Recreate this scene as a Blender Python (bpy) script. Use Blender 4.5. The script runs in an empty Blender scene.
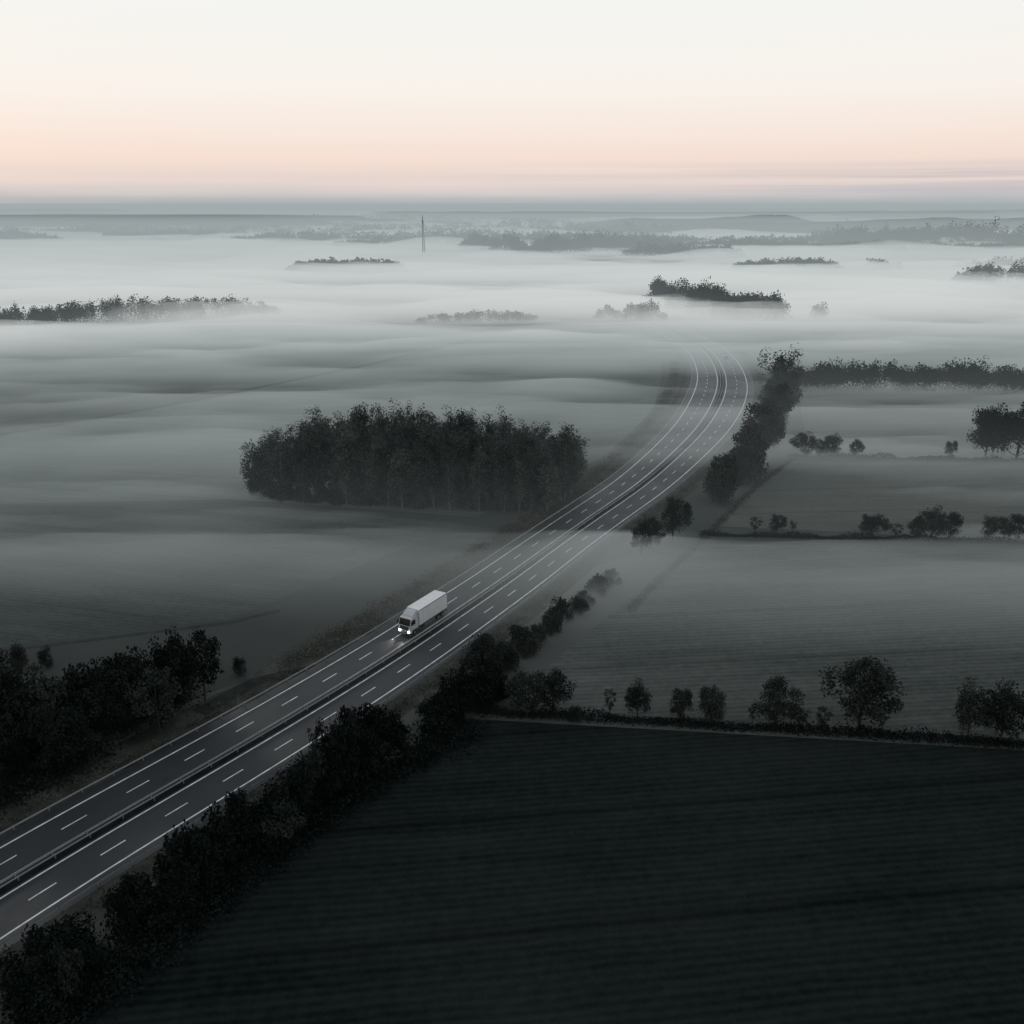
import bpy, bmesh, math, random
import numpy as np
from mathutils import Vector, Matrix
random.seed(7); rng=np.random.default_rng(11)
scene=bpy.context.scene
COL=scene.collection
scene.view_settings.view_transform='Standard'
scene.view_settings.look='None'; scene.view_settings.exposure=0; scene.view_settings.gamma=1

# ------------------------------------------------------------ materials
def new_mat(name):
    m=bpy.data.materials.new(name); m.use_nodes=True
    nt=m.node_tree; nt.nodes.clear()
    out=nt.nodes.new('ShaderNodeOutputMaterial')
    return m,nt,out
def N(nt,t,**kw):
    n=nt.nodes.new(t)
    for k,v in kw.items():
        if k in n.inputs: n.inputs[k].default_value=v
        else: setattr(n,k,v)
    return n
def ramp(nt,stops,interp='LINEAR'):
    r=nt.nodes.new('ShaderNodeValToRGB'); r.color_ramp.interpolation=interp
    e=r.color_ramp.elements
    while len(e)<len(stops): e.new(0.5)
    for i,(p,c) in enumerate(stops):
        e[i].position=p; e[i].color=(c[0],c[1],c[2],1)
    return r
def simple(name,col,rough=.6,spec=.3,metal=0,var=.25,scale=3.0):
    m,nt,out=new_mat(name)
    b=N(nt,'ShaderNodeBsdfPrincipled',Roughness=rough,Metallic=metal)
    b.inputs['Specular IOR Level'].default_value=spec
    tc=N(nt,'ShaderNodeTexCoord'); nz=N(nt,'ShaderNodeTexNoise',Scale=scale,Detail=4.0)
    nt.links.new(tc.outputs['Object'],nz.inputs['Vector'])
    r=ramp(nt,[(.3,[c*(1-var) for c in col]),(.7,[min(1,c*(1+var*.6)) for c in col])])
    nt.links.new(nz.outputs['Fac'],r.inputs['Fac'])
    nt.links.new(r.outputs['Color'],b.inputs['Base Color'])
    nt.links.new(b.outputs[0],out.inputs['Surface'])
    return m
def emissive(name,col,s):
    m,nt,out=new_mat(name)
    e=N(nt,'ShaderNodeEmission',Strength=s); e.inputs['Color'].default_value=(*col,1)
    nt.links.new(e.outputs[0],out.inputs['Surface'])
    try: m.cycles.emission_sampling='NONE'
    except Exception: pass
    return m
def field_mat(name,c1,c2,angle,period=1.6,amp=.12,big=.012,tram=.86):
    """crop/stubble: broad tonal patches + drill rows + faint tramlines"""
    m,nt,out=new_mat(name); L=nt.links.new
    b=N(nt,'ShaderNodeBsdfDiffuse',Roughness=.6)
    tc=N(nt,'ShaderNodeTexCoord')
    mp=N(nt,'ShaderNodeMapping'); mp.inputs['Rotation'].default_value=(0,0,angle)
    L(tc.outputs['Object'],mp.inputs['Vector'])
    n1=N(nt,'ShaderNodeTexNoise',Scale=big,Detail=5.0,Roughness=.6)
    L(mp.outputs[0],n1.inputs['Vector'])
    mp2=N(nt,'ShaderNodeMapping'); mp2.inputs['Scale'].default_value=(.03,.30,1)
    L(mp.outputs[0],mp2.inputs['Vector'])
    n2=N(nt,'ShaderNodeTexNoise',Scale=1.0,Detail=5.0,Roughness=.65); L(mp2.outputs[0],n2.inputs['Vector'])
    n3=N(nt,'ShaderNodeTexNoise',Scale=.7,Detail=6.0,Roughness=.8); L(tc.outputs['Object'],n3.inputs['Vector'])
    w=N(nt,'ShaderNodeTexWave',Scale=.314/period,Distortion=2.5,Detail=2.0); w.bands_direction='Y'
    w.inputs['Detail Scale'].default_value=.3
    L(mp.outputs[0],w.inputs['Vector'])
    w2=N(nt,'ShaderNodeTexWave',Scale=.314/17.0,Distortion=.5,Detail=1.0); w2.bands_direction='Y'
    w2.inputs['Detail Scale'].default_value=.02
    L(mp.outputs[0],w2.inputs['Vector'])
    r2=ramp(nt,[(0,(tram,)*3),(.02,(1,)*3)]); L(w2.outputs['Fac'],r2.inputs['Fac'])
    def mth(op,a,bv):
        x=nt.nodes.new('ShaderNodeMath'); x.operation=op
        for i,q in enumerate((a,bv)):
            if isinstance(q,(int,float)): x.inputs[i].default_value=q
            else: L(q,x.inputs[i])
        return x.outputs[0]
    s=mth('ADD',mth('MULTIPLY',n1.outputs['Fac'],1.0),mth('MULTIPLY',n2.outputs['Fac'],.5))
    s=mth('ADD',s,mth('MULTIPLY',n3.outputs['Fac'],.65))
    s=mth('ADD',s,mth('MULTIPLY',w.outputs['Fac'],amp))
    s=mth('SUBTRACT',s,.6+amp*.5)
    r=ramp(nt,[(.25,c1),(.72,c2)]); L(s,r.inputs['Fac'])
    mx=nt.nodes.new('ShaderNodeMix'); mx.data_type='RGBA'; mx.blend_type='MULTIPLY'; mx.inputs[0].default_value=1
    L(r.outputs['Color'],mx.inputs[6]); L(r2.outputs['Color'],mx.inputs[7])
    L(mx.outputs[2],b.inputs['Color'])
    L(b.outputs[0],out.inputs['Surface']); return m
def foliage_mat(name,c1,c2,sc=.5):
    m,nt,out=new_mat(name); L=nt.links.new
    d=N(nt,'ShaderNodeBsdfDiffuse',Roughness=.5)
    tc=N(nt,'ShaderNodeTexCoord'); oi=N(nt,'ShaderNodeObjectInfo')
    nz=N(nt,'ShaderNodeTexNoise',Scale=sc,Detail=3.0,Roughness=.75); L(tc.outputs['Object'],nz.inputs['Vector'])
    a=nt.nodes.new('ShaderNodeMath'); a.operation='MULTIPLY_ADD'; L(oi.outputs['Random'],a.inputs[0]); a.inputs[1].default_value=.2; L(nz.outputs['Fac'],a.inputs[2])
    r=ramp(nt,[(.4,c1),(.85,c2)]); L(a.outputs[0],r.inputs['Fac']); L(r.outputs[0],d.inputs['Color'])
    L(d.outputs[0],out.inputs['Surface']); return m
def mist_mat(name,density,col):
    """homogeneous mist: extinction + uniform emission standing in for in-scattered skylight"""
    m,nt,out=new_mat(name); L=nt.links.new
    a=N(nt,'ShaderNodeVolumeAbsorption',Density=density); a.inputs['Color'].default_value=(0,0,0,1)
    e=N(nt,'ShaderNodeEmission',Strength=density); e.inputs['Color'].default_value=(*col,1)
    s=N(nt,'ShaderNodeAddShader'); L(a.outputs[0],s.inputs[0]); L(e.outputs[0],s.inputs[1])
    L(s.outputs[0],out.inputs['Volume']); return m

M={}
M['leafdark']=foliage_mat('foliage_dark',(.008,.013,.012),(.030,.038,.034))
M['leaf']=foliage_mat('foliage',(.018,.026,.024),(.065,.078,.067))
M['leaf2']=foliage_mat('foliage_autumn',(.026,.034,.031),(.085,.093,.079))
M['birchleaf']=foliage_mat('birch_foliage',(.032,.045,.042),(.14,.165,.15),.2)
M['birchleaf2']=foliage_mat('birch_foliage_pale',(.055,.07,.063),(.19,.21,.185),.3)
M['rough']=foliage_mat('rough_grass',(.050,.053,.044),(.16,.16,.13),.25)
M['bark']=simple('bark',(.06,.058,.053),.9,.1,var=.4)
M['birchbark']=simple('birch_bark',(.22,.225,.215),.9,.1,var=.4)
M['far']=foliage_mat('foliage_far',(.020,.028,.027),(.055,.065,.058),.08)

# ------------------------------------------------------------ mesh helpers
def mesh_np(name,verts,faces,mats,mi=None,smooth=False):
    me=bpy.data.meshes.new(name)
    verts=np.asarray(verts,dtype=np.float32); faces=np.asarray(faces,dtype=np.int32)
    k=faces.shape[1]
    me.vertices.add(len(verts)); me.vertices.foreach_set('co',verts.ravel())
    me.loops.add(faces.size); me.loops.foreach_set('vertex_index',faces.ravel())
    me.polygons.add(len(faces)); me.polygons.foreach_set('loop_start',np.arange(0,faces.size,k,dtype=np.int32))
    try: me.polygons.foreach_set('loop_total',np.full(len(faces),k,dtype=np.int32))
    except Exception: pass
    for m in mats: me.materials.append(m)
    if mi is not None: me.polygons.foreach_set('material_index',np.asarray(mi,dtype=np.int32))
    me.update(calc_edges=True)
    if smooth: me.polygons.foreach_set('use_smooth',np.ones(len(faces),dtype=bool))
    return me
def add(name,me,parent=None,loc=(0,0,0),rot=(0,0,0),scale=(1,1,1)):
    o=bpy.data.objects.new(name,me); COL.objects.link(o)
    o.location=loc; o.rotation_euler=rot; o.scale=scale
    if parent: o.parent=parent
    return o
def quads(c,s,flat=0.0,r=None):
    r=r or rng; n=len(c)
    a=r.normal(size=(n,3)); a[:,2]*=(1-flat); a/=np.linalg.norm(a,axis=1)[:,None]+1e-6
    b=r.normal(size=(n,3)); b-=a*(a*b).sum(1)[:,None]; b/=np.linalg.norm(b,axis=1)[:,None]+1e-6
    s=np.asarray(s).reshape(-1,1)*np.ones((n,1))
    asp=r.uniform(.5,1,(n,1))
    a=a*s*.5; b=b*s*.5*asp
    j=lambda: 1+r.uniform(-.35,.35,(n,1))
    V=np.stack([c-a*j(),c-b*j(),c+a*j(),c+b*j()],1).reshape(-1,3)
    F=np.arange(4*n).reshape(n,4)
    return V,F
def ball(n,r=None):
    r=r or rng; d=r.normal(size=(n,3)); d/=np.linalg.norm(d,axis=1)[:,None]+1e-6
    return d*(r.uniform(0,1,(n,1))**.45)
def tube(p0,p1,r0,r1,k=6):
    p0=np.array(p0,float);p1=np.array(p1,float); d=p1-p0; L=np.linalg.norm(d)+1e-6; d/=L
    u=np.cross(d,[0.3,1,.1]); u/=np.linalg.norm(u); w=np.cross(d,u)
    an=np.arange(k)*2*np.pi/k
    ring=lambda p,r:p+r*(np.cos(an)[:,None]*u+np.sin(an)[:,None]*w)
    V=np.vstack([ring(p0,r0),ring(p1,r1)])
    F=np.array([[i,(i+1)%k,k+(i+1)%k,k+i] for i in range(k)])
    return V,F
def hsh(ix,iy,seed):
    v=np.sin(ix*127.1+iy*311.7+seed*74.7)*43758.5453; return v-np.floor(v)
def vn(x,y,seed=0):
    ix=np.floor(x);iy=np.floor(y);fx=x-ix;fy=y-iy
    fx=fx*fx*(3-2*fx);fy=fy*fy*(3-2*fy)
    a=hsh(ix,iy,seed);b=hsh(ix+1,iy,seed);c=hsh(ix,iy+1,seed);d=hsh(ix+1,iy+1,seed)
    return (a*(1-fx)+b*fx)*(1-fy)+(c*(1-fx)+d*fx)*fy
def fbm(x,y,seed=0,o=4):
    s=0;a=.5;t=0
    for i in range(o):
        s=s+a*vn(x*2**i+i*17.3,y*2**i+i*9.1,seed+i);t+=a;a*=.5
    return s/t
def sstep(a,b,x):
    t=np.clip((x-a)/(b-a),0,1); return t*t*(3-2*t)

# ------------------------------------------------------------ trees
def tree_arrays(h,w,kind,seed,nclump,per,leaf):
    r=np.random.default_rng(seed)
    V=[];F=[];MI=[];off=0
    def put(v,f,mi):
        nonlocal off
        V.append(v);F.append(f+off);MI.append(np.full(len(f),mi));off+=len(v)
    base={'round':.12,'birch':.05,'young':.2,'shrub':.0}[kind]
    lean=r.normal(size=2)*.03*h
    cs=[]; ph=r.uniform(0,6.28,5)
    while len(cs)<nclump:
        p=r.uniform(-1,1,3); rr=np.linalg.norm(p)
        if rr>1 or (rr<.35 and r.random()<.7): continue
        az=math.atan2(p[1],p[0])
        lob=.84+.12*math.sin(3*az+ph[0])+.12*math.sin(2*az+4*p[2]+ph[1])+.08*math.sin(5*az-3*p[2]+ph[2])
        if rr>lob: continue
        z=(p[2]*.5+.5)
        if kind=='birch': tap=.55+.45*math.sin(math.pi*min(1,.20+z*.62))**.8
        elif kind=='shrub': tap=1.0-.35*z
        else: tap=.65+.35*math.sin(math.pi*(.25+z*.6))
        cs.append((p[0]*w*.5*tap+lean[0]*z,p[1]*w*.5*tap+lean[1]*z,h*(base+(1-base)*z*.97)))
    cs=np.array(cs)
    if kind!='shrub':
        tr=.022*h if kind!='birch' else .011*h
        segs=5;pts=[np.array([0,0,-.1])]
        for i in range(1,segs+1):
            z=h*.85*i/segs; pts.append(np.array([lean[0]*z/h+r.normal()*.008*h,lean[1]*z/h+r.normal()*.008*h,z]))
        for i in range(segs):
            v,f=tube(pts[i],pts[i+1],tr*(1-i/segs*.85),tr*(1-(i+1)/segs*.85)); put(v,f,0)
        for c in cs[::3]:
            zb=max(base*h*.7,c[2]-r.uniform(.12,.3)*h)
            q=np.array([lean[0]*zb/h,lean[1]*zb/h,zb]); mid=(q+c)/2+np.array([0,0,-.02*h])
            v,f=tube(q,mid,tr*.35,tr*.2,4); put(v,f,0)
            v,f=tube(mid,c,tr*.2,tr*.06,4); put(v,f,0)
    else:
        for c in cs[::4]:
            v,f=tube((0,0,-.05),c,.012*h,.004*h,4); put(v,f,0)
    cr=(.165 if kind!='birch' else .21)*w*(1.25 if kind=='shrub' else 1)
    C=[]
    for c in cs:
        k=int(per*r.uniform(.5,1.4)); d=ball(k,r)*cr*r.uniform(.6,1.15); d[:,2]*=.85 if kind!='birch' else 1.25
        C.append(c+d)
    C=np.vstack(C); C=C[C[:,2]>.04*h if kind=='shrub' else C[:,2]>base*h*.75]
    v,f=quads(C,leaf*r.uniform(.55,1.35,len(C)),.15,r)
    V.append(v);F.append(f+off);MI.append(np.full(len(f),1))
    return np.vstack(V),np.vstack(F),np.concatenate(MI)
DIM={'round':(8,7),'birch':(20,6.5),'young':(5,2.6),'shrub':(4,5)}
TA={'round':[tree_arrays(8,7,'round',20+i,64,95,.27) for i in range(6)],
    'young':[tree_arrays(5,2.6,'young',60+i,30,36,.19) for i in range(4)],
    'shrub':[tree_arrays(4,5,'shrub',80+i,48,75,.25) for i in range(3)]}
TL={'round':[tree_arrays(8,7,'round',120+i,42,58,.38) for i in range(6)],
    'birch':[tree_arrays(20,6.5,'birch',140+i,80,42,.42) for i in range(8)],
    'shrub':[tree_arrays(4,5,'shrub',180+i,36,48,.34) for i in range(4)]}
TM={k:[mesh_np(f'{k}_{i}',a[0],a[1],[M['bark'],M['leaf'] if (i%2 or k=='round') else M['leaf2']],a[2]) for i,a in enumerate(v)] for k,v in TA.items()}
def plant(kind,x,y,h,w,name):
    H,W=DIM[kind]; me=random.choice(TM[kind]); s=w/W
    return add(name,me,None,(x,y,0),(0,0,random.uniform(0,6.28)),(s,s*random.uniform(.92,1.08),h/H))
class Mass:
    """many overlapping trees baked into one mesh"""
    def __init__(s,name,leaf='leaf',bark='bark',leaf2='leaf2',p2=.25): s.name=name;s.V=[];s.F=[];s.I=[];s.o=0;s.m=[M[bark],M[leaf],M[leaf2]];s.p2=p2
    def plant(s,kind,x,y,h,w):
        H,W=DIM[kind]; v,f,mi=random.choice(TL[kind]); k=w/W; a=random.uniform(0,6.28); c,d=math.cos(a)*k,math.sin(a)*k
        q=np.empty_like(v); q[:,0]=v[:,0]*c-v[:,1]*d+x; q[:,1]=v[:,0]*d+v[:,1]*c+y; q[:,2]=v[:,2]*h/H
        mi=mi.copy()
        if random.random()<s.p2: mi[mi==1]=2
        s.V.append(q);s.F.append(f+s.o);s.I.append(mi);s.o+=len(v)
    def build(s): return add(s.name,mesh_np(s.name,np.vstack(s.V),np.vstack(s.F),s.m,np.concatenate(s.I)))
def empty(name,loc=(0,0,0)):
    e=bpy.data.objects.new(name,None); COL.objects.link(e); e.location=loc; return e

row1=[(2,107,7.3,6.4),(5.6,108,6.9,5.8),(13.3,107,4.7,1.8),(17.1,107,5.3,3.9),(22.7,106,5.3,3.6),(26.6,105,5.9,4.6),(32.2,105,3.6,1.6),(35.3,105,6.8,6.4),(38.1,104,3.9,2.9),(41.3,104,3.4,2.6),(46.2,104,10.6,10.4),(59.7,102,8.0,5.2),(63.3,101,8.8,6.8),(71,101,6.5,5),(83,100,8,6)]
row2=[(51.6,179.5,3.8,3.2),(55.9,179,4.6,4.0),(59.5,179.5,3.2,2.0),(75.1,176.4,6,6.2),(80.2,176.4,3.6,3.4),(84.2,176,5,4.2),(87.3,175.5,7,6.6),(91.1,175.8,6.3,5.4),(98.8,175,5.8,4),(102,175,5.6,3.6),(105,175,6.2,5.4),(113,174,6,5)]
row3=[(80.7,240,7.4,6.8),(85,239.5,5.8,5),(87.8,239.5,7,5.8),(94.2,239,5.8,4.2),(120.3,239,5.4,4.2),(130,239,15.4,12.5),(137,236,17.8,15),(145,235,17,14),(134,243,14,12)]
for r_ in (row1,row2,row3):
    for x,y,h,w in r_:
        k='round' if h>4.4 and w>2.9 else 'young'
        plant(k,x,y,h,w,'deciduous_tree')
for x,y,h,w in [(8.5,106,2.3,2.4),(-40.3,118.3,3.2,2.4),(-73.5,119.5,4.8,3.2),(-69.9,120.7,3.6,2.4)]:
    plant('shrub',x,y,h,w,'bush')
for x,y,h,w in [(33.3,175,10,7.4),(28.3,170,7,5.8),(25.7,167,7.7,5),(-3.9,115.6,8.4,6.5),(-2.2,118.5,6.5,5)]:
    plant('round',x,y,h,w,'deciduous_tree')
belt=Mass('roadside_tree_belt')
for (x,y,h,w) in [(97.5,317,17,13),(83.3,279,13.6,11.4),(70.5,248,13.8,11.4),(61.3,227.5,12.7,10.5),(49.3,200.5,11,9.4)]:
    belt.plant('round',x,y,h,w)
bp=[(47,197),(58,222),(69,247),(81,276),(92,305),(101,335)]
for i in range(46):
    t=random.random()*(len(bp)-1.001); k=int(t); f_=t-k
    x=bp[k][0]*(1-f_)+bp[k+1][0]*f_+random.uniform(-3,5); y=bp[k][1]*(1-f_)+bp[k+1][1]*f_
    s=random.uniform(.5,1); belt.plant(random.choice(['round','round','shrub']),x,y,11.5*s,10*s)
belt.build()
sh=Mass('roadside_shrubs')
for x,y,h,w in [(15.8,149,3.6,4.5),(8.1,137,4.2,4.8),(1.3,126.4,4.7,5)]: sh.plant('shrub',x,y,h,w)
for i in range(44):
    t=random.random()**1.3; x=-2.5+23*t+random.uniform(-1.8,1.6); y=119+37*t; s=random.uniform(.4,1)*(1-.35*t)
    sh.plant('shrub',x,y,4.0*s,4.6*s)
sh.build()
hd=Mass('roadside_hedgerow',leaf='leafdark',leaf2='leaf',p2=.15)
hp=[(-5,111,6.0),(-8.5,107.4,6.6),(-14.6,101.4,7),(-20.2,95.5,8),(-23.7,88.9,9.6),(-28.8,81.5,7.4),(-33.3,75.0,7.0),(-37.7,67.9,7.4),(-42,61.4,7.6),(-50,49,8),(-60,35,8)]
for i in range(96):
    t=random.random()*(len(hp)-1.001); k=int(t); f_=t-k; a,b=hp[k],hp[k+1]
    x=a[0]*(1-f_)+b[0]*f_+random.uniform(-1.5,3.6); y=a[1]*(1-f_)+b[1]*f_+random.uniform(-2,1.5)
    h=(a[2]*(1-f_)+b[2]*f_)*random.uniform(.35,1.1)
    hd.plant(random.choice(['round','shrub','shrub']),x,y,h,random.uniform(3,6))
hd.build()
wl=Mass('woodland',leaf='leafdark',leaf2='leaf')
for x,y,h,w in [(-43.2,111.4,11.4,6),(-47,110.1,12.2,6),(-50.9,107.5,11,7),(-54.7,103.8,11,7),(-59.7,100.3,11.2,7),(-63.6,98.1,11.6,8),(-46.5,103,10,6.5),(-55,95,10.5,7)]:
    wl.plant('round',x,y,h,w)
for i in range(120):
    x=random.uniform(-98,-45.5)
    ylo=max(107-(-45-x)*1.2,62); yhi=112-(-44-x)*.10
    y=ylo+(yhi-ylo)*random.random(); s=random.uniform(.6,1)*(.6+.4*min(1,(y-ylo)/10))
    wl.plant(random.choice(['round','round','shrub']),x,y,10.4*s,7.2*s)
wl.build()
gv=Mass('tree_grove',leaf='birchleaf',bark='birchbark',leaf2='birchleaf2',p2=.3)
poly=[(-63,206),(-55,200),(-42,198),(-14,194),(8,193.5),(14,204),(16,214),(5,222),(-16,226),(-45,226),(-62,220)]
def inside(x,y,P):
    c=False;n=len(P);j=n-1
    for i in range(n):
        if (P[i][1]>y)!=(P[j][1]>y) and x<(P[j][0]-P[i][0])*(y-P[i][1])/(P[j][1]-P[i][1])+P[i][0]: c=not c
        j=i
    return c
pts=[];tries=0
while len(pts)<145 and tries<9000:
    tries+=1
    x=random.uniform(-66,20);y=random.uniform(193,227)
    if inside(x,y,poly) and all((x-a)**2+(y-b)**2>6.5 for a,b in pts): pts.append((x,y))
for x,y in pts:
    prof_=.72+.24*math.exp(-((x+24)/34)**2)-.12*max(0,(-50-x)/14)
    h=20.8*prof_*random.uniform(.74,1.05)
    gv.plant('birch',x,y,h,random.uniform(4.8,7.4))
for i in range(70):
    k=random.randrange(4); a=poly[k];b=poly[k+1];t=random.random()
    gv.plant('shrub',a[0]*(1-t)+b[0]*t+random.uniform(-1,1),a[1]*(1-t)+b[1]*t+random.uniform(1,4),random.uniform(2,5),random.uniform(3,4.5))
gv.build()

# ---- distant tree masses: one merged mesh each
def mass(name,trees,leaf,per):
    C=[]
    for x,y,h,w in trees:
        for q in range(4):
            k=per//4; s=rng.uniform(.6,1)
            c=np.array([x+rng.uniform(-.25,.25)*w,y+rng.uniform(-.25,.25)*w,h*rng.uniform(.35,.7)])+ball(k)*np.array([w*.38*s,w*.38*s,h*.3*s]); C.append(c)
        k=per//2; c=np.stack([x+rng.uniform(-.5,.5,k)*w,y+rng.uniform(-.5,.5,k)*w,rng.uniform(0,h*.6,k)],1); C.append(c)
    C=np.vstack(C); v,f=quads(C,leaf*rng.uniform(.6,1.4,len(C)))
    return add(name,mesh_np(name,v,f,[M['far']]))
def strip(a,b,n,h0,h1,depth,w=7,gap=0):
    out=[]; sd_=random.random()*50
    for i in range(n):
        t=random.random()
        if gap and vn(np.array(t*gap+sd_),np.array(.3),5)<.42: continue
        x=a[0]+(b[0]-a[0])*t;y=a[1]+(b[1]-a[1])*t+random.uniform(-depth,depth)
        e=min(1,.45+4*min(t,1-t))*(.7+.5*float(vn(np.array(t*9+sd_),np.array(.7),8)))
        out.append((x+random.uniform(-2,2),y,random.uniform(h0,h1)*e,w*random.uniform(.7,1.3)))
    return out
mass('distant_tree_row',strip((-294,512),(-152,584),120,12,17,7,9),.9,210)
mass('distant_hedge',strip((-55,540),(14,549),50,6,9,4,6),.8,130)
mass('distant_copse',strip((52,560),(66,556),12,7,10,4,6)+strip((68,552),(90,549),22,11,16,5,7),.9,160)
mass('distant_wood',strip((104,610),(132,560),60,20,24,9,11)+strip((125,560),(162,553),70,17,22,9,10)+strip((98,655),(112,640),26,18,22,8,10),1.1,210)
mass('distant_tree',[(185.6,554,13,10),(184,556,10,8),(187,553,9,7)],.8,300)
mass('tree_band',strip((104,340),(200,333),110,9,13,4,7)+strip((190,333),(330,325),110,9,13,4,7)+[(103,339,19,13),(106,343,17,12),(99,345,16,10),(175,334,15,8)],.65,250)
mass('distant_forest',strip((-231,967),(-120,998),110,12,15,15,11)+strip((-75,1451),(20,1304),80,26,34,25,18)+strip((20,1304),(280,1520),200,22,36,45,22)+strip((150,1250),(300,1230),80,16,24,20,18),2.2,100)
mass('distant_forest',strip((500,1560),(800,1380),360,32,50,60,22)+strip((800,1380),(1100,1300),120,34,44,60,22),2.8,90)
mass('distant_forest',strip((385,800),(520,790),80,18,25,12,13)+strip((480,1000),(700,960),80,14,20,12,14)+strip((230,980),(420,1010),90,12,17,20,12,gap=6),1.8,100)
tr=[]
for i in range(34):
    y=math.exp(random.uniform(math.log(1250),math.log(5600))); x=random.uniform(-.62,.62)*y; l=random.uniform(.08,.32)*y
    if -60<x<200 and y<1500: continue
    sc=min(1.5,y/1900)
    tr+=strip((x-l,y+random.uniform(-.06,.06)*y),(x+l,y),int(random.uniform(60,130)),15*sc+6,22*sc+7,.012*y,13+y*.010,gap=random.choice([0,0,3]))
mass('distant_forest',tr,4.2,70)

# ------------------------------------------------------------ ground
def poly_sheet(name,P,z,mat):
    bm=bmesh.new(); vs=[bm.verts.new((x,y,z)) for x,y in P]; bm.faces.new(vs)
    bmesh.ops.triangulate(bm,faces=bm.faces[:]); bm.normal_update()
    for f in bm.faces:
        if f.normal.z<0: f.normal_flip()
    me=bpy.data.meshes.new(name); bm.to_mesh(me); bm.free()
    me.materials.append(mat); return add(name,me)
m,nt,out=new_mat('countryside'); L=nt.links.new
b=N(nt,'ShaderNodeBsdfDiffuse',Roughness=.6)
tc=N(nt,'ShaderNodeTexCoord'); vo=N(nt,'ShaderNodeTexVoronoi',Scale=.0045); L(tc.outputs['Object'],vo.inputs['Vector'])
nz=N(nt,'ShaderNodeTexNoise',Scale=.02,Detail=7.0,Roughness=.65); L(tc.outputs['Object'],nz.inputs['Vector'])
sx=N(nt,'ShaderNodeSeparateColor'); L(vo.outputs['Color'],sx.inputs[0])
a=nt.nodes.new('ShaderNodeMath'); a.operation='MULTIPLY_ADD'; L(nz.outputs['Fac'],a.inputs[0]); a.inputs[1].default_value=.8; L(sx.outputs[0],a.inputs[2])
r=ramp(nt,[(.3,(.055,.063,.058)),(1.0,(.15,.16,.145)),]); a2=nt.nodes.new('ShaderNodeMath'); a2.operation='MULTIPLY'; a2.inputs[1].default_value=.6; L(a.outputs[0],a2.inputs[0]); L(a2.outputs[0],r.inputs['Fac'])
L(r.outputs[0],b.inputs['Color']); L(b.outputs[0],out.inputs['Surface']); M['country']=m
poly_sheet('ground',[(-50000,-3000),(50000,-3000),(50000,60000),(-50000,60000)],0,M['country'])

poly_sheet('field',[(-70,10),(-48,47),(-38,60),(-28,78),(-17,95),(-6,106.5),(66,99),(125,93),(140,10)],.036,field_mat('dark_crop',(.007,.011,.011),(.030,.037,.034),-.12,1.0,.13,tram=.72))
poly_sheet('field',[(-2,109.5),(19,143),(38,173),(104,171),(200,167),(200,94),(67,101.5)],.036,field_mat('stubble',(.058,.069,.064),(.155,.165,.151),-.1,1.1,.12,tram=.82))
poly_sheet('field',[(44,184),(60,211),(76,237),(137,233),(240,226),(240,170),(104,175)],.036,field_mat('pasture',(.08,.092,.081),(.165,.175,.157),-.08,1.6,.07))
poly_sheet('field',[(83,243),(104,322),(188,326),(330,318),(330,224),(137,236)],.036,field_mat('meadow',(.09,.10,.088),(.165,.175,.157),-.05,2.4,.05))
poly_sheet('field',[(-85,126),(-47,138),(-28,163),(-10,186),(-67,199),(-230,186),(-230,118)],.012,field_mat('crop_left',(.06,.071,.067),(.130,.142,.131),.25,1.1,.10,tram=.86))
poly_sheet('field',[(-67,203),(-8,190),(25,240),(48,300),(60,360),(66,400),(-58,396),(-110,318),(-153,266),(-250,190)],.012,field_mat('crop_mid',(.085,.098,.093),(.175,.19,.175),.18,1.5,.08,tram=.82))
soil=simple('track_soil',(.020,.024,.023),.95,.05,var=.4,scale=.5)
def ribbon(name,P,w,z,mat):
    P=[Vector((p[0],p[1],0)) for p in P]; V=[];F=[]
    for i,p in enumerate(P):
        d=(P[min(i+1,len(P)-1)]-P[max(i-1,0)]).normalized(); n=Vector((-d.y,d.x,0))*w/2
        V+= [(p.x+n.x,p.y+n.y,z),(p.x-n.x,p.y-n.y,z)]
        if i: F.append((2*i-2,2*i-1,2*i+1,2*i))
    return add(name,mesh_np(name,V,F,[mat]))
ribbon('field_track',[(-240,160),(-205,212),(-155,266),(-112,318),(-62,394),(-20,470)],3.6,.024,soil)
ribbon('field_path',[(-85,124.5),(-47,136.3),(-40,141)],1.1,.024,simple('path_soil',(.035,.04,.037),.95,.05,var=.4,scale=.5))

# ------------------------------------------------------------ road centreline
CP=[(-85,24),(-66,52),(-52.1,74.3),(-45.7,83.8),(-37.8,94.8),(-28.3,108.6),(-16.4,127.2),(-9.3,139.7),(-1.2,153.7),(8.6,172.2),(20.3,193.2),(32.6,215.2),(48,248.1),(61.2,280),(73.7,317.5),(83.7,356.4),(90.6,399.9),(93.3,434.8),(91.9,468.7),(86,520),(72,590),(48,680)]
def catmull(P,n=24):
    P=[np.array(p,float) for p in P]; out=[]
    for i in range(1,len(P)-2):
        for k in range(n):
            t=k/n; a,b,c,d=P[i-1],P[i],P[i+1],P[i+2]
            out.append(.5*((2*b)+(-a+c)*t+(2*a-5*b+4*c-d)*t*t+(-a+3*b-3*c+d)*t**3))
    return np.array(out)
C=catmull(CP)
s=np.concatenate([[0],np.cumsum(np.linalg.norm(np.diff(C,axis=0),axis=1))])
S=np.arange(0,s[-1],1.0)
C=np.stack([np.interp(S,s,C[:,0]),np.interp(S,s,C[:,1])],1)
for _ in range(140):
    C[1:-1]=C[1:-1]*.5+(C[:-2]+C[2:])*.25
T_=np.gradient(C,axis=0); T_/=np.linalg.norm(T_,axis=1)[:,None]
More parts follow.
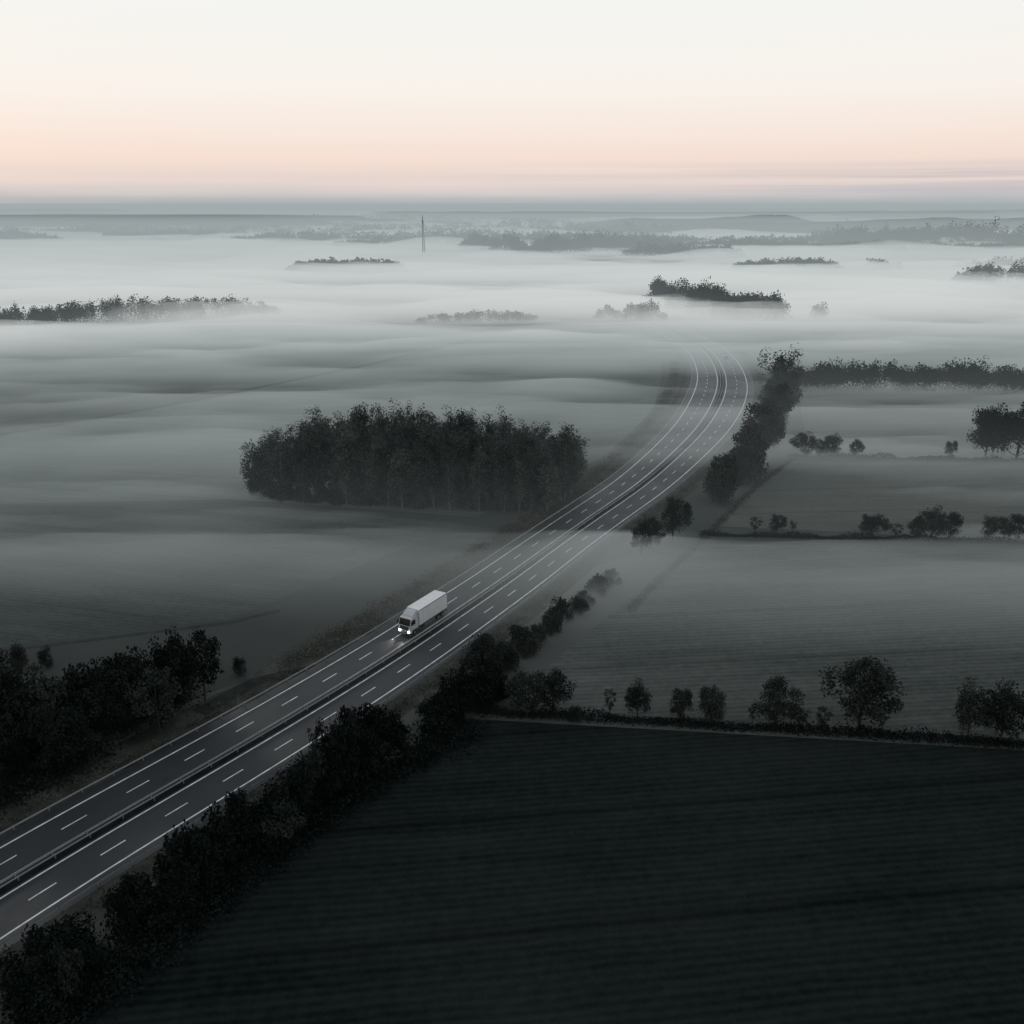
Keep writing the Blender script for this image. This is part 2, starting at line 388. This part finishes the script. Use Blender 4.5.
NR=np.stack([T_[:,1],-T_[:,0]],1)
WS=1+.50*sstep(170,340,C[:,1])
def off(d,i): 
    return C[i]+NR[i]*d*WS[i]
def band(name,d0,d1,z,mat,i0=0,i1=None,z1=None,parent=None):
    i1=i1 or len(C); V=[];F=[]
    z1=z if z1 is None else z1
    for k,i in enumerate(range(i0,i1)):
        a=off(d0,i);c=off(d1,i); V+=[(a[0],a[1],z),(c[0],c[1],z1)]
        if k: F.append((2*k-2,2*k-1,2*k+1,2*k))
    return V,F
def merge(name,parts,mat,parent=None):
    V=[];F=[];o=0
    for v,f in parts:
        V+=list(v); F+=[tuple(i+o for i in q) for q in f]; o+=len(v)
    return add(name,mesh_np(name,V,F,mat if isinstance(mat,list) else [mat]),parent)
m,nt,out=new_mat('asphalt'); L=nt.links.new
b=N(nt,'ShaderNodeBsdfPrincipled'); b.inputs['Specular IOR Level'].default_value=.3
tc=N(nt,'ShaderNodeTexCoord'); nz=N(nt,'ShaderNodeTexNoise',Scale=.12,Detail=8.0,Roughness=.7); L(tc.outputs['Object'],nz.inputs['Vector'])
r=ramp(nt,[(.3,(.018,.022,.024)),(.7,(.038,.043,.045))]); L(nz.outputs['Fac'],r.inputs['Fac']); L(r.outputs[0],b.inputs['Base Color'])
r2=ramp(nt,[(.3,(.45,)*3),(.7,(.75,)*3)]); L(nz.outputs['Fac'],r2.inputs['Fac']); L(r2.outputs[0],b.inputs['Roughness'])
L(b.outputs[0],out.inputs['Surface']); M['asphalt']=m
M['paint']=simple('road_paint',(.74,.76,.75),.55,.4,var=.35,scale=.8)
M['verge']=simple('verge_grass',(.056,.060,.049),.95,.05,var=.5,scale=.35)
M['median']=simple('median_strip',(.014,.018,.016),.95,.05,var=.4,scale=.6)
M['steel']=simple('galvanised_steel',(.30,.31,.32),.5,.5,metal=.6,var=.15)
merge('road_verge',[band('',-14,12,.03,None)],M['verge'])
merge('highway',[band('',-8.1,-.75,.055,None),band('',.75,8.1,.055,None)],M['asphalt'])
merge('median_strip',[band('',-.75,.75,.059,None)],M['median'])
mk=[band('',d-.11,d+.11,.063,None) for d in (-6.35,-1.15,1.15,6.35)]
for d in (-3.75,3.75):
    i=3
    while i<len(C)-6:
        mk.append(band('',d-.085,d+.085,.063,None,i,i+4)); i+=8
merge('road_markings',mk,M['paint'])
ribbon('side_road',[(-43,108),(-40,113),(-37.5,116.5),(-33,119),(-28,121)],2.6,.04,soil)
def rail(name,d,i0=0,i1=None,face=1):
    i1=i1 or len(C); parts=[]
    pr=[(0,.50),(.05*face,.56),(0,.62),(.05*face,.68),(0,.75)]
    for (a,z0),(c,z1) in zip(pr[:-1],pr[1:]):
        parts.append(band('',d+a,d+c,z0,None,i0,i1,z1))
    root=merge(name,parts,M['steel'])
    pv=[]
    for i in range(i0,i1,4):
        x,y=off(d-.05*face,i)
        e=.05; V=[(x+sx*e,y+sy*e,z) for z in (0,.72) for sx,sy in ((-1,-1),(1,-1),(1,1),(-1,1))]
        pv.append((V,[(0,1,5,4),(1,2,6,5),(2,3,7,6),(3,0,4,7),(4,5,6,7)]))
    merge('posts',pv,M['steel'],root)
rail('guard_rail',-.32,face=-1); rail('guard_rail',.32,face=1)
rail('guard_rail',-7.9,0,len(C)); rail('guard_rail',7.9,0,180,face=-1)

def scatter_line(name,P,n,wid,h,leaf,mat,seed=3):
    P=np.array(P,float); s=np.concatenate([[0],np.cumsum(np.linalg.norm(np.diff(P,axis=0),axis=1))])
    q=rng.uniform(0,s[-1],n); x=np.interp(q,s,P[:,0]);y=np.interp(q,s,P[:,1])
    g_=np.clip(rng.normal(size=(n,2)),-2,2)
    x+=g_[:,0]*wid; y+=g_[:,1]*wid
    dens=fbm(x/6,y/6,seed); hh=h*np.clip((dens-.25)*2.2,.08,1.3)
    z=rng.uniform(0,1,n)**1.3*hh
    v,f=quads(np.stack([x,y,z],1),leaf*rng.uniform(.5,1.4,n)); return add(name,mesh_np(name,v,f,[mat]))
def offl(d,y0,y1):
    return [tuple(off(d,i)) for i in range(0,len(C),3) if y0<C[i][1]<y1]
scatter_line('verge_vegetation',offl(-12.4,112,400),38000,1.2,1.2,.28,M['rough'])
scatter_line('verge_vegetation',offl(-9.9,40,430),20000,.6,.45,.22,M['rough'],4)
scatter_line('verge_vegetation',offl(10.2,40,430),24000,.9,.6,.24,M['rough'],5)
scatter_line('hedge',[(-6,108.5),(66,100.3),(125,94.5)],22000,.6,1.3,.28,M['leafdark'],6)
scatter_line('hedge',[(40,178.5),(104,173.5),(200,168)],20000,.45,1.3,.3,M['leafdark'],7)
scatter_line('hedge',[(77,241),(137,235.5),(240,229)],18000,.6,1.7,.36,M['leafdark'],8)
scatter_line('hedge_bank',[(20,141),(41,178),(60,212),(78,240),(84,262)],9000,.5,.6,.3,M['rough'],9)
scatter_line('undergrowth',[(-47,112),(-60,108),(-90,104)],14000,2.5,2.0,.35,M['leafdark'],9)
scatter_line('undergrowth',[(-53,99),(-62,88),(-73,74),(-86,58)],20000,2.0,1.6,.35,M['leafdark'],9)
scatter_line('undergrowth',[(-5,104),(-17,93),(-26,80),(-36,63),(-52,40)],26000,1.6,1.6,.35,M['leafdark'],10)

# ------------------------------------------------------------ vehicles
def box(name,parent,sx,sy,sz,loc,mat,bev=.03,taper=None):
    bm=bmesh.new(); bmesh.ops.create_cube(bm,size=1)
    for v in bm.verts:
        v.co=Vector((v.co.x*sx,v.co.y*sy,v.co.z*sz))
    if bev: bmesh.ops.bevel(bm,geom=bm.edges[:],offset=bev,segments=2,affect='EDGES')
    me=bpy.data.meshes.new(name); bm.to_mesh(me); bm.free(); me.materials.append(mat)
    return add(name,me,parent,loc)
def prof(name,parent,pts,width,mat,bev=.04,y=0,topw=1.0):
    bm=bmesh.new(); z0=min(p[1] for p in pts); z1=max(p[1] for p in pts)
    A=[];B=[]
    for x,z in pts:
        k=1-(1-topw)*max(0,(z-z0)/(z1-z0)-.45)/.55
        A.append(bm.verts.new((x,-width/2*k,z)));B.append(bm.verts.new((x,width/2*k,z)))
    bm.faces.new(A);bm.faces.new(B[::-1]);n=len(pts)
    for i in range(n): bm.faces.new((A[(i+1)%n],A[i],B[i],B[(i+1)%n]))
    bmesh.ops.recalc_face_normals(bm,faces=bm.faces[:])
    if bev: bmesh.ops.bevel(bm,geom=bm.edges[:],offset=bev,segments=2,affect='EDGES')
    me=bpy.data.meshes.new(name); bm.to_mesh(me); bm.free(); me.materials.append(mat)
    return add(name,me,parent,(0,y,0))
def wheel(name,parent,x,y,r,w,tyre,hub):
    bm=bmesh.new(); bmesh.ops.create_cone(bm,cap_ends=True,segments=24,radius1=r,radius2=r,depth=w,matrix=Matrix.Rotation(math.pi/2,4,'X'))
    bmesh.ops.bevel(bm,geom=[e for e in bm.edges if len(e.link_faces)==2 and abs(e.calc_face_angle(0))>1],offset=.05,segments=2,affect='EDGES')
    n=len(bm.faces)
    for sgn in (-1,1):
        bmesh.ops.create_cone(bm,cap_ends=True,segments=16,radius1=r*.55,radius2=r*.5,depth=.04,matrix=Matrix.Translation((0,sgn*(w/2+.01),0))@Matrix.Rotation(math.pi/2*-sgn,4,'X'))
    for i,f in enumerate(bm.faces): f.material_index=0 if i<n else 1
    me=bpy.data.meshes.new(name); bm.to_mesh(me); bm.free(); me.materials.append(tyre); me.materials.append(hub)
    return add(name,me,parent,(x,y,r))
white=simple('white_truck_paint',(.62,.64,.64),.4,.5,var=.06)
panel=simple('white_box_panel',(.85,.86,.85),.45,.5,var=.06,scale=1)
grey=simple('grey_trim',(.18,.19,.20),.5,.4,var=.1)
black=simple('black_plastic',(.02,.021,.022),.5,.3,var=.1)
rubber=simple('tyre_rubber',(.018,.018,.018),.9,.2,var=.1)
glass=simple('dark_glass',(.012,.015,.018),.08,.8,var=.1)
lamp=emissive('headlamp_lens',(1,.97,.9),16)
amber=emissive('marker_lamp',(1,.6,.25),1)
tl=simple('tail_lamp',(.35,.02,.02),.3,.5,var=.05)
def lorry():
    i=int(np.argmin(np.abs(C[:,1]-134.0))); p=off(-2.75,i); t=-T_[i]
    R=empty('lorry',(p[0],p[1],.06)); R.rotation_euler=(0,0,math.atan2(t[1],t[0]))
    for y in (-.42,.42): box('chassis_rail',R,10.2,.12,.25,(-.1,y,.85),grey,.01)
    box('cargo_box',R,8.0,2.5,2.75,(-1.55,0,2.5),panel,.03)
    for k in range(9):
        for y in (-1.262,1.262): box('box_rib',R,.05,.03,2.62,(-5.45+k*.97,y,2.5),panel,.005)
    for y in (-1.27,1.27):
        box('box_top_rail',R,8.04,.05,.12,(-1.55,y,3.84),grey,.01); box('box_bottom_rail',R,8.04,.05,.14,(-1.55,y,1.15),grey,.01)
    box('rear_door',R,.05,1.2,2.5,(-5.58,-.62,2.5),white,.01); box('rear_door',R,.05,1.2,2.5,(-5.58,.62,2.5),white,.01)
    for y in (-.9,-.35,.35,.9): box('door_bar',R,.04,.04,2.4,(-5.63,y,2.5),grey,.005)
    box('bumper_rear',R,.12,2.3,.16,(-5.5,0,.55),grey,.02)
    for y in (-1,1): box('tail_lamp',R,.06,.35,.14,(-5.58,y,.75),tl,.01)
    for y in (-1.18,1.18):
        box('side_guard',R,3.0,.04,.12,(-.6,y,.75),grey,.01); box('side_guard',R,3.0,.04,.12,(-.6,y,.5),grey,.01)
    box('fuel_tank',R,1.1,.5,.5,(1.4,-.95,.72),grey,.08); box('battery_box',R,.8,.45,.45,(1.4,.95,.72),black,.04)
    prof('cab',R,[(2.75,.95),(2.75,3.1),(3.2,3.22),(4.25,3.12),(4.55,2.95),(4.85,2.0),(4.93,1.5),(4.95,.62),(4.45,.55),(4.35,.95)],2.44,white,.06,topw=.94)
    prof('roof_deflector',R,[(2.72,3.1),(2.72,3.85),(3.0,3.86),(3.9,3.35),(4.1,3.12)],2.1,white,.05,topw=.92)
    me=bpy.data.meshes.new('windscreen'); me.from_pydata([(4.935,-1.06,1.95),(4.935,1.06,1.95),(4.635,.98,2.86),(4.635,-.98,2.86)],[],[(0,1,2,3)]); me.materials.append(glass)
    o=add('windscreen',me,R,(-.045,0,0)); sm=o.modifiers.new('s','SOLIDIFY'); sm.thickness=.05; sm.offset=0
    for y in (-1.215,1.215):
        me=bpy.data.meshes.new('side_window'); me.from_pydata([(3.55,y,1.95),(4.62,y,1.95),(4.38,y*.975,2.75),(3.55,y*.975,2.75)],[],[(0,1,2,3)]); me.materials.append(glass)
        o=add('side_window',me,R); sm=o.modifiers.new('s','SOLIDIFY'); sm.thickness=.04; sm.offset=0
        box('mirror',R,.12,.22,.6,(4.75,y*1.16,2.35),black,.04); box('mirror_arm',R,.06,.3,.05,(4.72,y*1.07,2.62),black,.01)
        box('cab_step',R,.6,.12,.08,(4.2,y*.97,.62),black,.02)
        box('door_handle',R,.18,.03,.05,(3.6,y*1.01,1.75),black,.01)
    box('sun_visor',R,.3,2.0,.12,(4.72,0,2.95),black,.03)
    box('grille',R,.06,1.7,.62,(4.95,0,1.48),black,.03)
    for z in (1.3,1.48,1.66): box('grille_bar',R,.05,1.6,.04,(4.985,0,z),grey,.008)
    box('bumper',R,.25,2.44,.42,(4.95,0,.62),grey,.06)
    box('number_plate',R,.02,.52,.12,(5.09,0,.6),white,.003)
    for y in (-.9,.9):
        box('headlamp',R,.08,.36,.22,(5.04,y,.93),lamp,.03); box('fog_lamp',R,.04,.2,.1,(5.08,y,.55),grey,.02)
    for y in (-.85,0,.85): box('marker_lamp',R,.05,.12,.05,(4.5,y,3.1),amber,.01)
    for y in (-1.02,1.02):
        wheel('front_wheel',R,3.75,y,.5,.32,rubber,grey)
        for x in (-2.9,-4.2): wheel('rear_wheel',R,x,y*.94,.5,.55,rubber,grey); box('mudguard',R,1.15,.5,.05,(x,y,1.05),black,.02)
        box('wheel_arch',R,1.2,.16,.1,(3.75,y*1.14,1.08),black,.03)
    for y in (-.9,.9):
        ld=bpy.data.lights.new('headlamp_beam','SPOT'); ld.energy=650; ld.spot_size=math.radians(46); ld.spot_blend=.9; ld.color=(1,.97,.92); ld.shadow_soft_size=.12
        lo=bpy.data.objects.new('headlamp_beam',ld); COL.objects.link(lo); lo.parent=R; lo.location=(5.2,y,.95)
        lo.rotation_euler=(0,math.radians(-76),0)
    return R
lorry()
def car():
    i=int(np.argmin(np.abs(C[:,1]-408))); p=off(3.6,i); t=T_[i]
    R=empty('car',(p[0],p[1],.06)); R.rotation_euler=(0,0,math.atan2(t[1],t[0]))
    paint=simple('dark_car_paint',(.02,.022,.026),.3,.6,var=.05)
    prof('body',R,[(-2.2,.3),(-2.25,.85),(-2.0,.98),(1.0,.95),(2.0,.78),(2.25,.6),(2.2,.28)],1.8,paint,.06)
    prof('cabin',R,[(-2.0,.93),(-1.35,1.42),(.1,1.46),(1.05,.92)],1.6,glass,.05,topw=.85)
    box('roof',R,1.5,1.25,.05,(-.6,0,1.47),paint,.02)
    for x in (-1.35,1.35):
        for y in (-.8,.8): wheel('wheel',R,x,y,.32,.22,rubber,grey)
    for y in (-.65,.65): box('tail_lamp',R,.06,.3,.14,(-2.25,y,.75),tl,.02); box('headlamp',R,.06,.3,.12,(2.2,y,.65),grey,.02)
car()
def mast(x,y,h):
    R=empty('radio_mast',(x,y,0)); parts=[]
    for k in range(3):
        a=k*2.094; parts.append(tube((2.4*math.cos(a),2.4*math.sin(a),0),(.5*math.cos(a),.5*math.sin(a),h),.5,.4,5))
    n=12
    for j in range(n):
        z0=h*j/n;z1=h*(j+1)/n; r0=2.4-1.9*j/n; r1=2.4-1.9*(j+1)/n
        for k in range(3):
            a=k*2.094;c=(k+1)*2.094; parts.append(tube((r0*math.cos(a),r0*math.sin(a),z0),(r1*math.cos(c),r1*math.sin(c),z1),.25,.25,4))
    parts.append(tube((0,0,h),(0,0,h+7),.4,.25,5))
    merge('lattice',[(v,[tuple(int(i) for i in q) for q in f]) for v,f in parts],black,R)
mast(-122,1290,46)

# ------------------------------------------------------------ distant hills
def fan(y0,y1,ny,nx,spread,base):
    ys=np.exp(np.linspace(math.log(y0),math.log(y1),ny)); s=np.linspace(-1,1,nx)
    X=s[None,:]*(ys[:,None]*spread+base); Y=np.repeat(ys[:,None],nx,1); return X,Y
def hazetop(Y): return -1+19*sstep(70,235,Y)+28*sstep(290,900,Y)+12*sstep(2500,5000,Y)+22*sstep(5000,9000,Y)
X,Y=fan(1600,22000,160,260,1.0,0)
nz_=fbm(X/1300,Y/420,33,5)
Z=-10+np.clip(nz_-.46,0,1)*400*sstep(1600,2600,Y)+ sstep(4000,9000,Y)*22
Z=np.minimum(Z,34+8*sstep(2500,7000,Y)+11*fbm(X/700,Y/900,77,4))
Z=Z+sstep(8500,14000,Y)*22*fbm(X/3500,Y/2500,91,3)
Z=np.minimum(Z,hazetop(Y)-4)
def gridfaces(ny,nx,o=0):
    i=np.arange(ny-1)[:,None]*nx+np.arange(nx-1)[None,:]; i=i.ravel()+o
    return np.stack([i,i+1,i+nx+1,i+nx],1)
add('distant_hills',mesh_np('distant_hills',np.stack([X,Y,Z],-1).reshape(-1,3),gridfaces(160,260),[M['far']],smooth=True))

# ------------------------------------------------------------ mist
def mist(name,fn,density,col,y0=70,y1=12000,ny=200,nx=180):
    X,Y=fan(y0,y1,ny,nx,1.0,90)
    T=np.maximum(fn(X,Y),-1.0)
    T[0,:]=-1;T[-1,:]=-1;T[:,0]=-1;T[:,-1]=-1
    top=np.stack([X,Y,T],-1).reshape(-1,3); bot=np.stack([X,Y,np.full_like(X,-2.)],-1).reshape(-1,3)
    n=ny*nx; F=gridfaces(ny,nx); FB=gridfaces(ny,nx,n)[:,::-1]
    ring=[j for j in range(nx)]+[i*nx+nx-1 for i in range(1,ny)]+[(ny-1)*nx+j for j in range(nx-2,-1,-1)]+[i*nx for i in range(ny-2,0,-1)]
    side=np.array([(ring[k],ring[k]+n,ring[(k+1)%len(ring)]+n,ring[(k+1)%len(ring)]) for k in range(len(ring))])
    add(name,mesh_np(name,np.vstack([top,bot]),np.vstack([F,FB,side]),[mist_mat(name,density,col)]))
def g(X,Y,x,y,sx,sy): return np.exp(-((X-x)/sx)**2-((Y-y)/sy)**2)
def haze(X,Y): return hazetop(Y)
def lowmist(X,Y):
    n=fbm(X/75,Y/24,3,5)
    return (-1.3+2.1*sstep(100,155,Y)+1.0*sstep(155,330,Y)+7.5*(n-.5)*sstep(100,190,Y)+2.5*sstep(330,430,Y)-9*sstep(460,640,Y)
        +2.8*g(X,Y,85,148,80,16)+4.2*g(X,Y,20,160,17,16)+2.5*g(X,Y,-65,158,60,14)+1.2*g(X,Y,-90,250,80,26)
        -.6*g(X,Y,90,205,70,18)-1.0*g(X,Y,0,200,22,20))
def banks(X,Y):
    n=fbm(X/130,Y/42,9,6); n2=fbm(X/420+7,Y/170,12,5)
    right=sstep(55,130,X)*(1-sstep(355,460,Y))
    a=-6.0+12*sstep(330,500,Y)*(1-right)+23*(n-.5)*sstep(300,470,Y)+4*sstep(450,600,Y)
    b=sstep(750,1300,Y)*(46*(n2-.48))+8*sstep(2000,3200,Y)
    return a+b
mist('haze',haze,.0016,(.365,.415,.425),60,40000,220)
mist('ground_mist',lowmist,.028,(.43,.475,.475),y1=900,ny=190)
mist('fog_bank',banks,.020,(.72,.75,.735),280)

# ------------------------------------------------------------ sky and light
w=bpy.data.worlds.new('World'); scene.world=w; w.use_nodes=True
nt=w.node_tree; nt.nodes.clear(); L=nt.links.new
out=nt.nodes.new('ShaderNodeOutputWorld')
tc=N(nt,'ShaderNodeTexCoord'); sep=N(nt,'ShaderNodeSeparateXYZ'); L(tc.outputs['Generated'],sep.inputs[0])
def mth(op,a,b=None,c=None):
    x=nt.nodes.new('ShaderNodeMath'); x.operation=op
    for i,q in enumerate((a,b,c)):
        if q is None: continue
        if isinstance(q,(int,float)): x.inputs[i].default_value=q
        else: L(q,x.inputs[i])
    return x.outputs[0]
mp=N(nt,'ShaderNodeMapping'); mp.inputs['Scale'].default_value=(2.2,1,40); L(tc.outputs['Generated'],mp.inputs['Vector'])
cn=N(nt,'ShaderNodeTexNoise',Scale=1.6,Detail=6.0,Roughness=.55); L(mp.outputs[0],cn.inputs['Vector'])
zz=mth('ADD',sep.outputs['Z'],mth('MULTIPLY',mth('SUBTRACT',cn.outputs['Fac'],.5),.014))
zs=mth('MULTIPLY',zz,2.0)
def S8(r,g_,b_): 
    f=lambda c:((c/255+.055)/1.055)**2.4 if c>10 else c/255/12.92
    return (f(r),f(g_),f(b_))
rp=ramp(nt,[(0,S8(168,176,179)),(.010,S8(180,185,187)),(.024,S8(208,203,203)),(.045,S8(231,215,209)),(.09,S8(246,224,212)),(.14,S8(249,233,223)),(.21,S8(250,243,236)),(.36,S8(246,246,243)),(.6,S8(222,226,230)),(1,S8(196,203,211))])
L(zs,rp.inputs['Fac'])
# thin stratus streaks just above the horizon
mp2=N(nt,'ShaderNodeMapping'); mp2.inputs['Scale'].default_value=(1.3,1.0,90); L(tc.outputs['Generated'],mp2.inputs['Vector'])
c2=N(nt,'ShaderNodeTexNoise',Scale=1.3,Detail=4.0,Roughness=.5); L(mp2.outputs[0],c2.inputs['Vector'])
cr_=ramp(nt,[(.44,(0,0,0)),(.62,(1,1,1))]); L(c2.outputs['Fac'],cr_.inputs['Fac'])
zr=ramp(nt,[(.008,(0,0,0)),(.018,(1,1,1)),(.026,(1,1,1)),(.042,(0,0,0))]); L(sep.outputs['Z'],zr.inputs['Fac'])
xr=N(nt,'ShaderNodeMapRange'); L(sep.outputs['X'],xr.inputs['Value']); xr.inputs['From Min'].default_value=-.1; xr.inputs['From Max'].default_value=.35; xr.inputs['To Min'].default_value=.1; xr.inputs['To Max'].default_value=.8
sf=mth('MULTIPLY',mth('MULTIPLY',cr_.outputs[0],zr.outputs[0]),xr.outputs[0])
mxs=nt.nodes.new('ShaderNodeMix'); mxs.data_type='RGBA'; L(sf,mxs.inputs[0]); L(rp.outputs[0],mxs.inputs[6]); mxs.inputs[7].default_value=(*S8(186,183,188),1)
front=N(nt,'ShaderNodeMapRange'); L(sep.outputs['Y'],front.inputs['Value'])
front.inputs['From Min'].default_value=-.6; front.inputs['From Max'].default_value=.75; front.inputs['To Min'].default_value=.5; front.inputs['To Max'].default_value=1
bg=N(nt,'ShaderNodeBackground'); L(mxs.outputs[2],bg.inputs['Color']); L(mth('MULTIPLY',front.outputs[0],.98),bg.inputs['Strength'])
sky=nt.nodes.new('ShaderNodeTexSky'); sky.sky_type='NISHITA'; sky.sun_disc=False
SUN_EL=math.radians(8); SUN_AZ=math.radians(-35)
sky.sun_elevation=SUN_EL; sky.sun_rotation=SUN_AZ
bg2=N(nt,'ShaderNodeBackground',Strength=.0008); L(sky.outputs[0],bg2.inputs['Color'])
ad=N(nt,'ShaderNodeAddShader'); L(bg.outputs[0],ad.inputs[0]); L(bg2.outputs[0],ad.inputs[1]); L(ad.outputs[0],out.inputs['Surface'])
try: w.cycles.sampling_method='NONE'
except Exception as e: print(e)
sd=bpy.data.lights.new('sun','SUN'); sd.energy=.5; sd.angle=math.radians(12); sd.color=(1,.97,.93)
so=bpy.data.objects.new('sun',sd); COL.objects.link(so)
dv=Vector((math.sin(SUN_AZ)*math.cos(SUN_EL*2.2),math.cos(SUN_AZ)*math.cos(SUN_EL*2.2),math.sin(SUN_EL*2.2)))
so.rotation_euler=dv.to_track_quat('Z','Y').to_euler(); so.location=(0,0,100)

# ------------------------------------------------------------ camera
cd=bpy.data.cameras.new('camera'); cam=bpy.data.objects.new('camera',cd); COL.objects.link(cam)
cd.sensor_width=36; cd.lens=900/1024*36; cd.clip_start=1; cd.clip_end=100000
cam.location=(0,0,66); cam.rotation_euler=(math.pi/2-math.atan(307/900),0,0)
scene.camera=cam
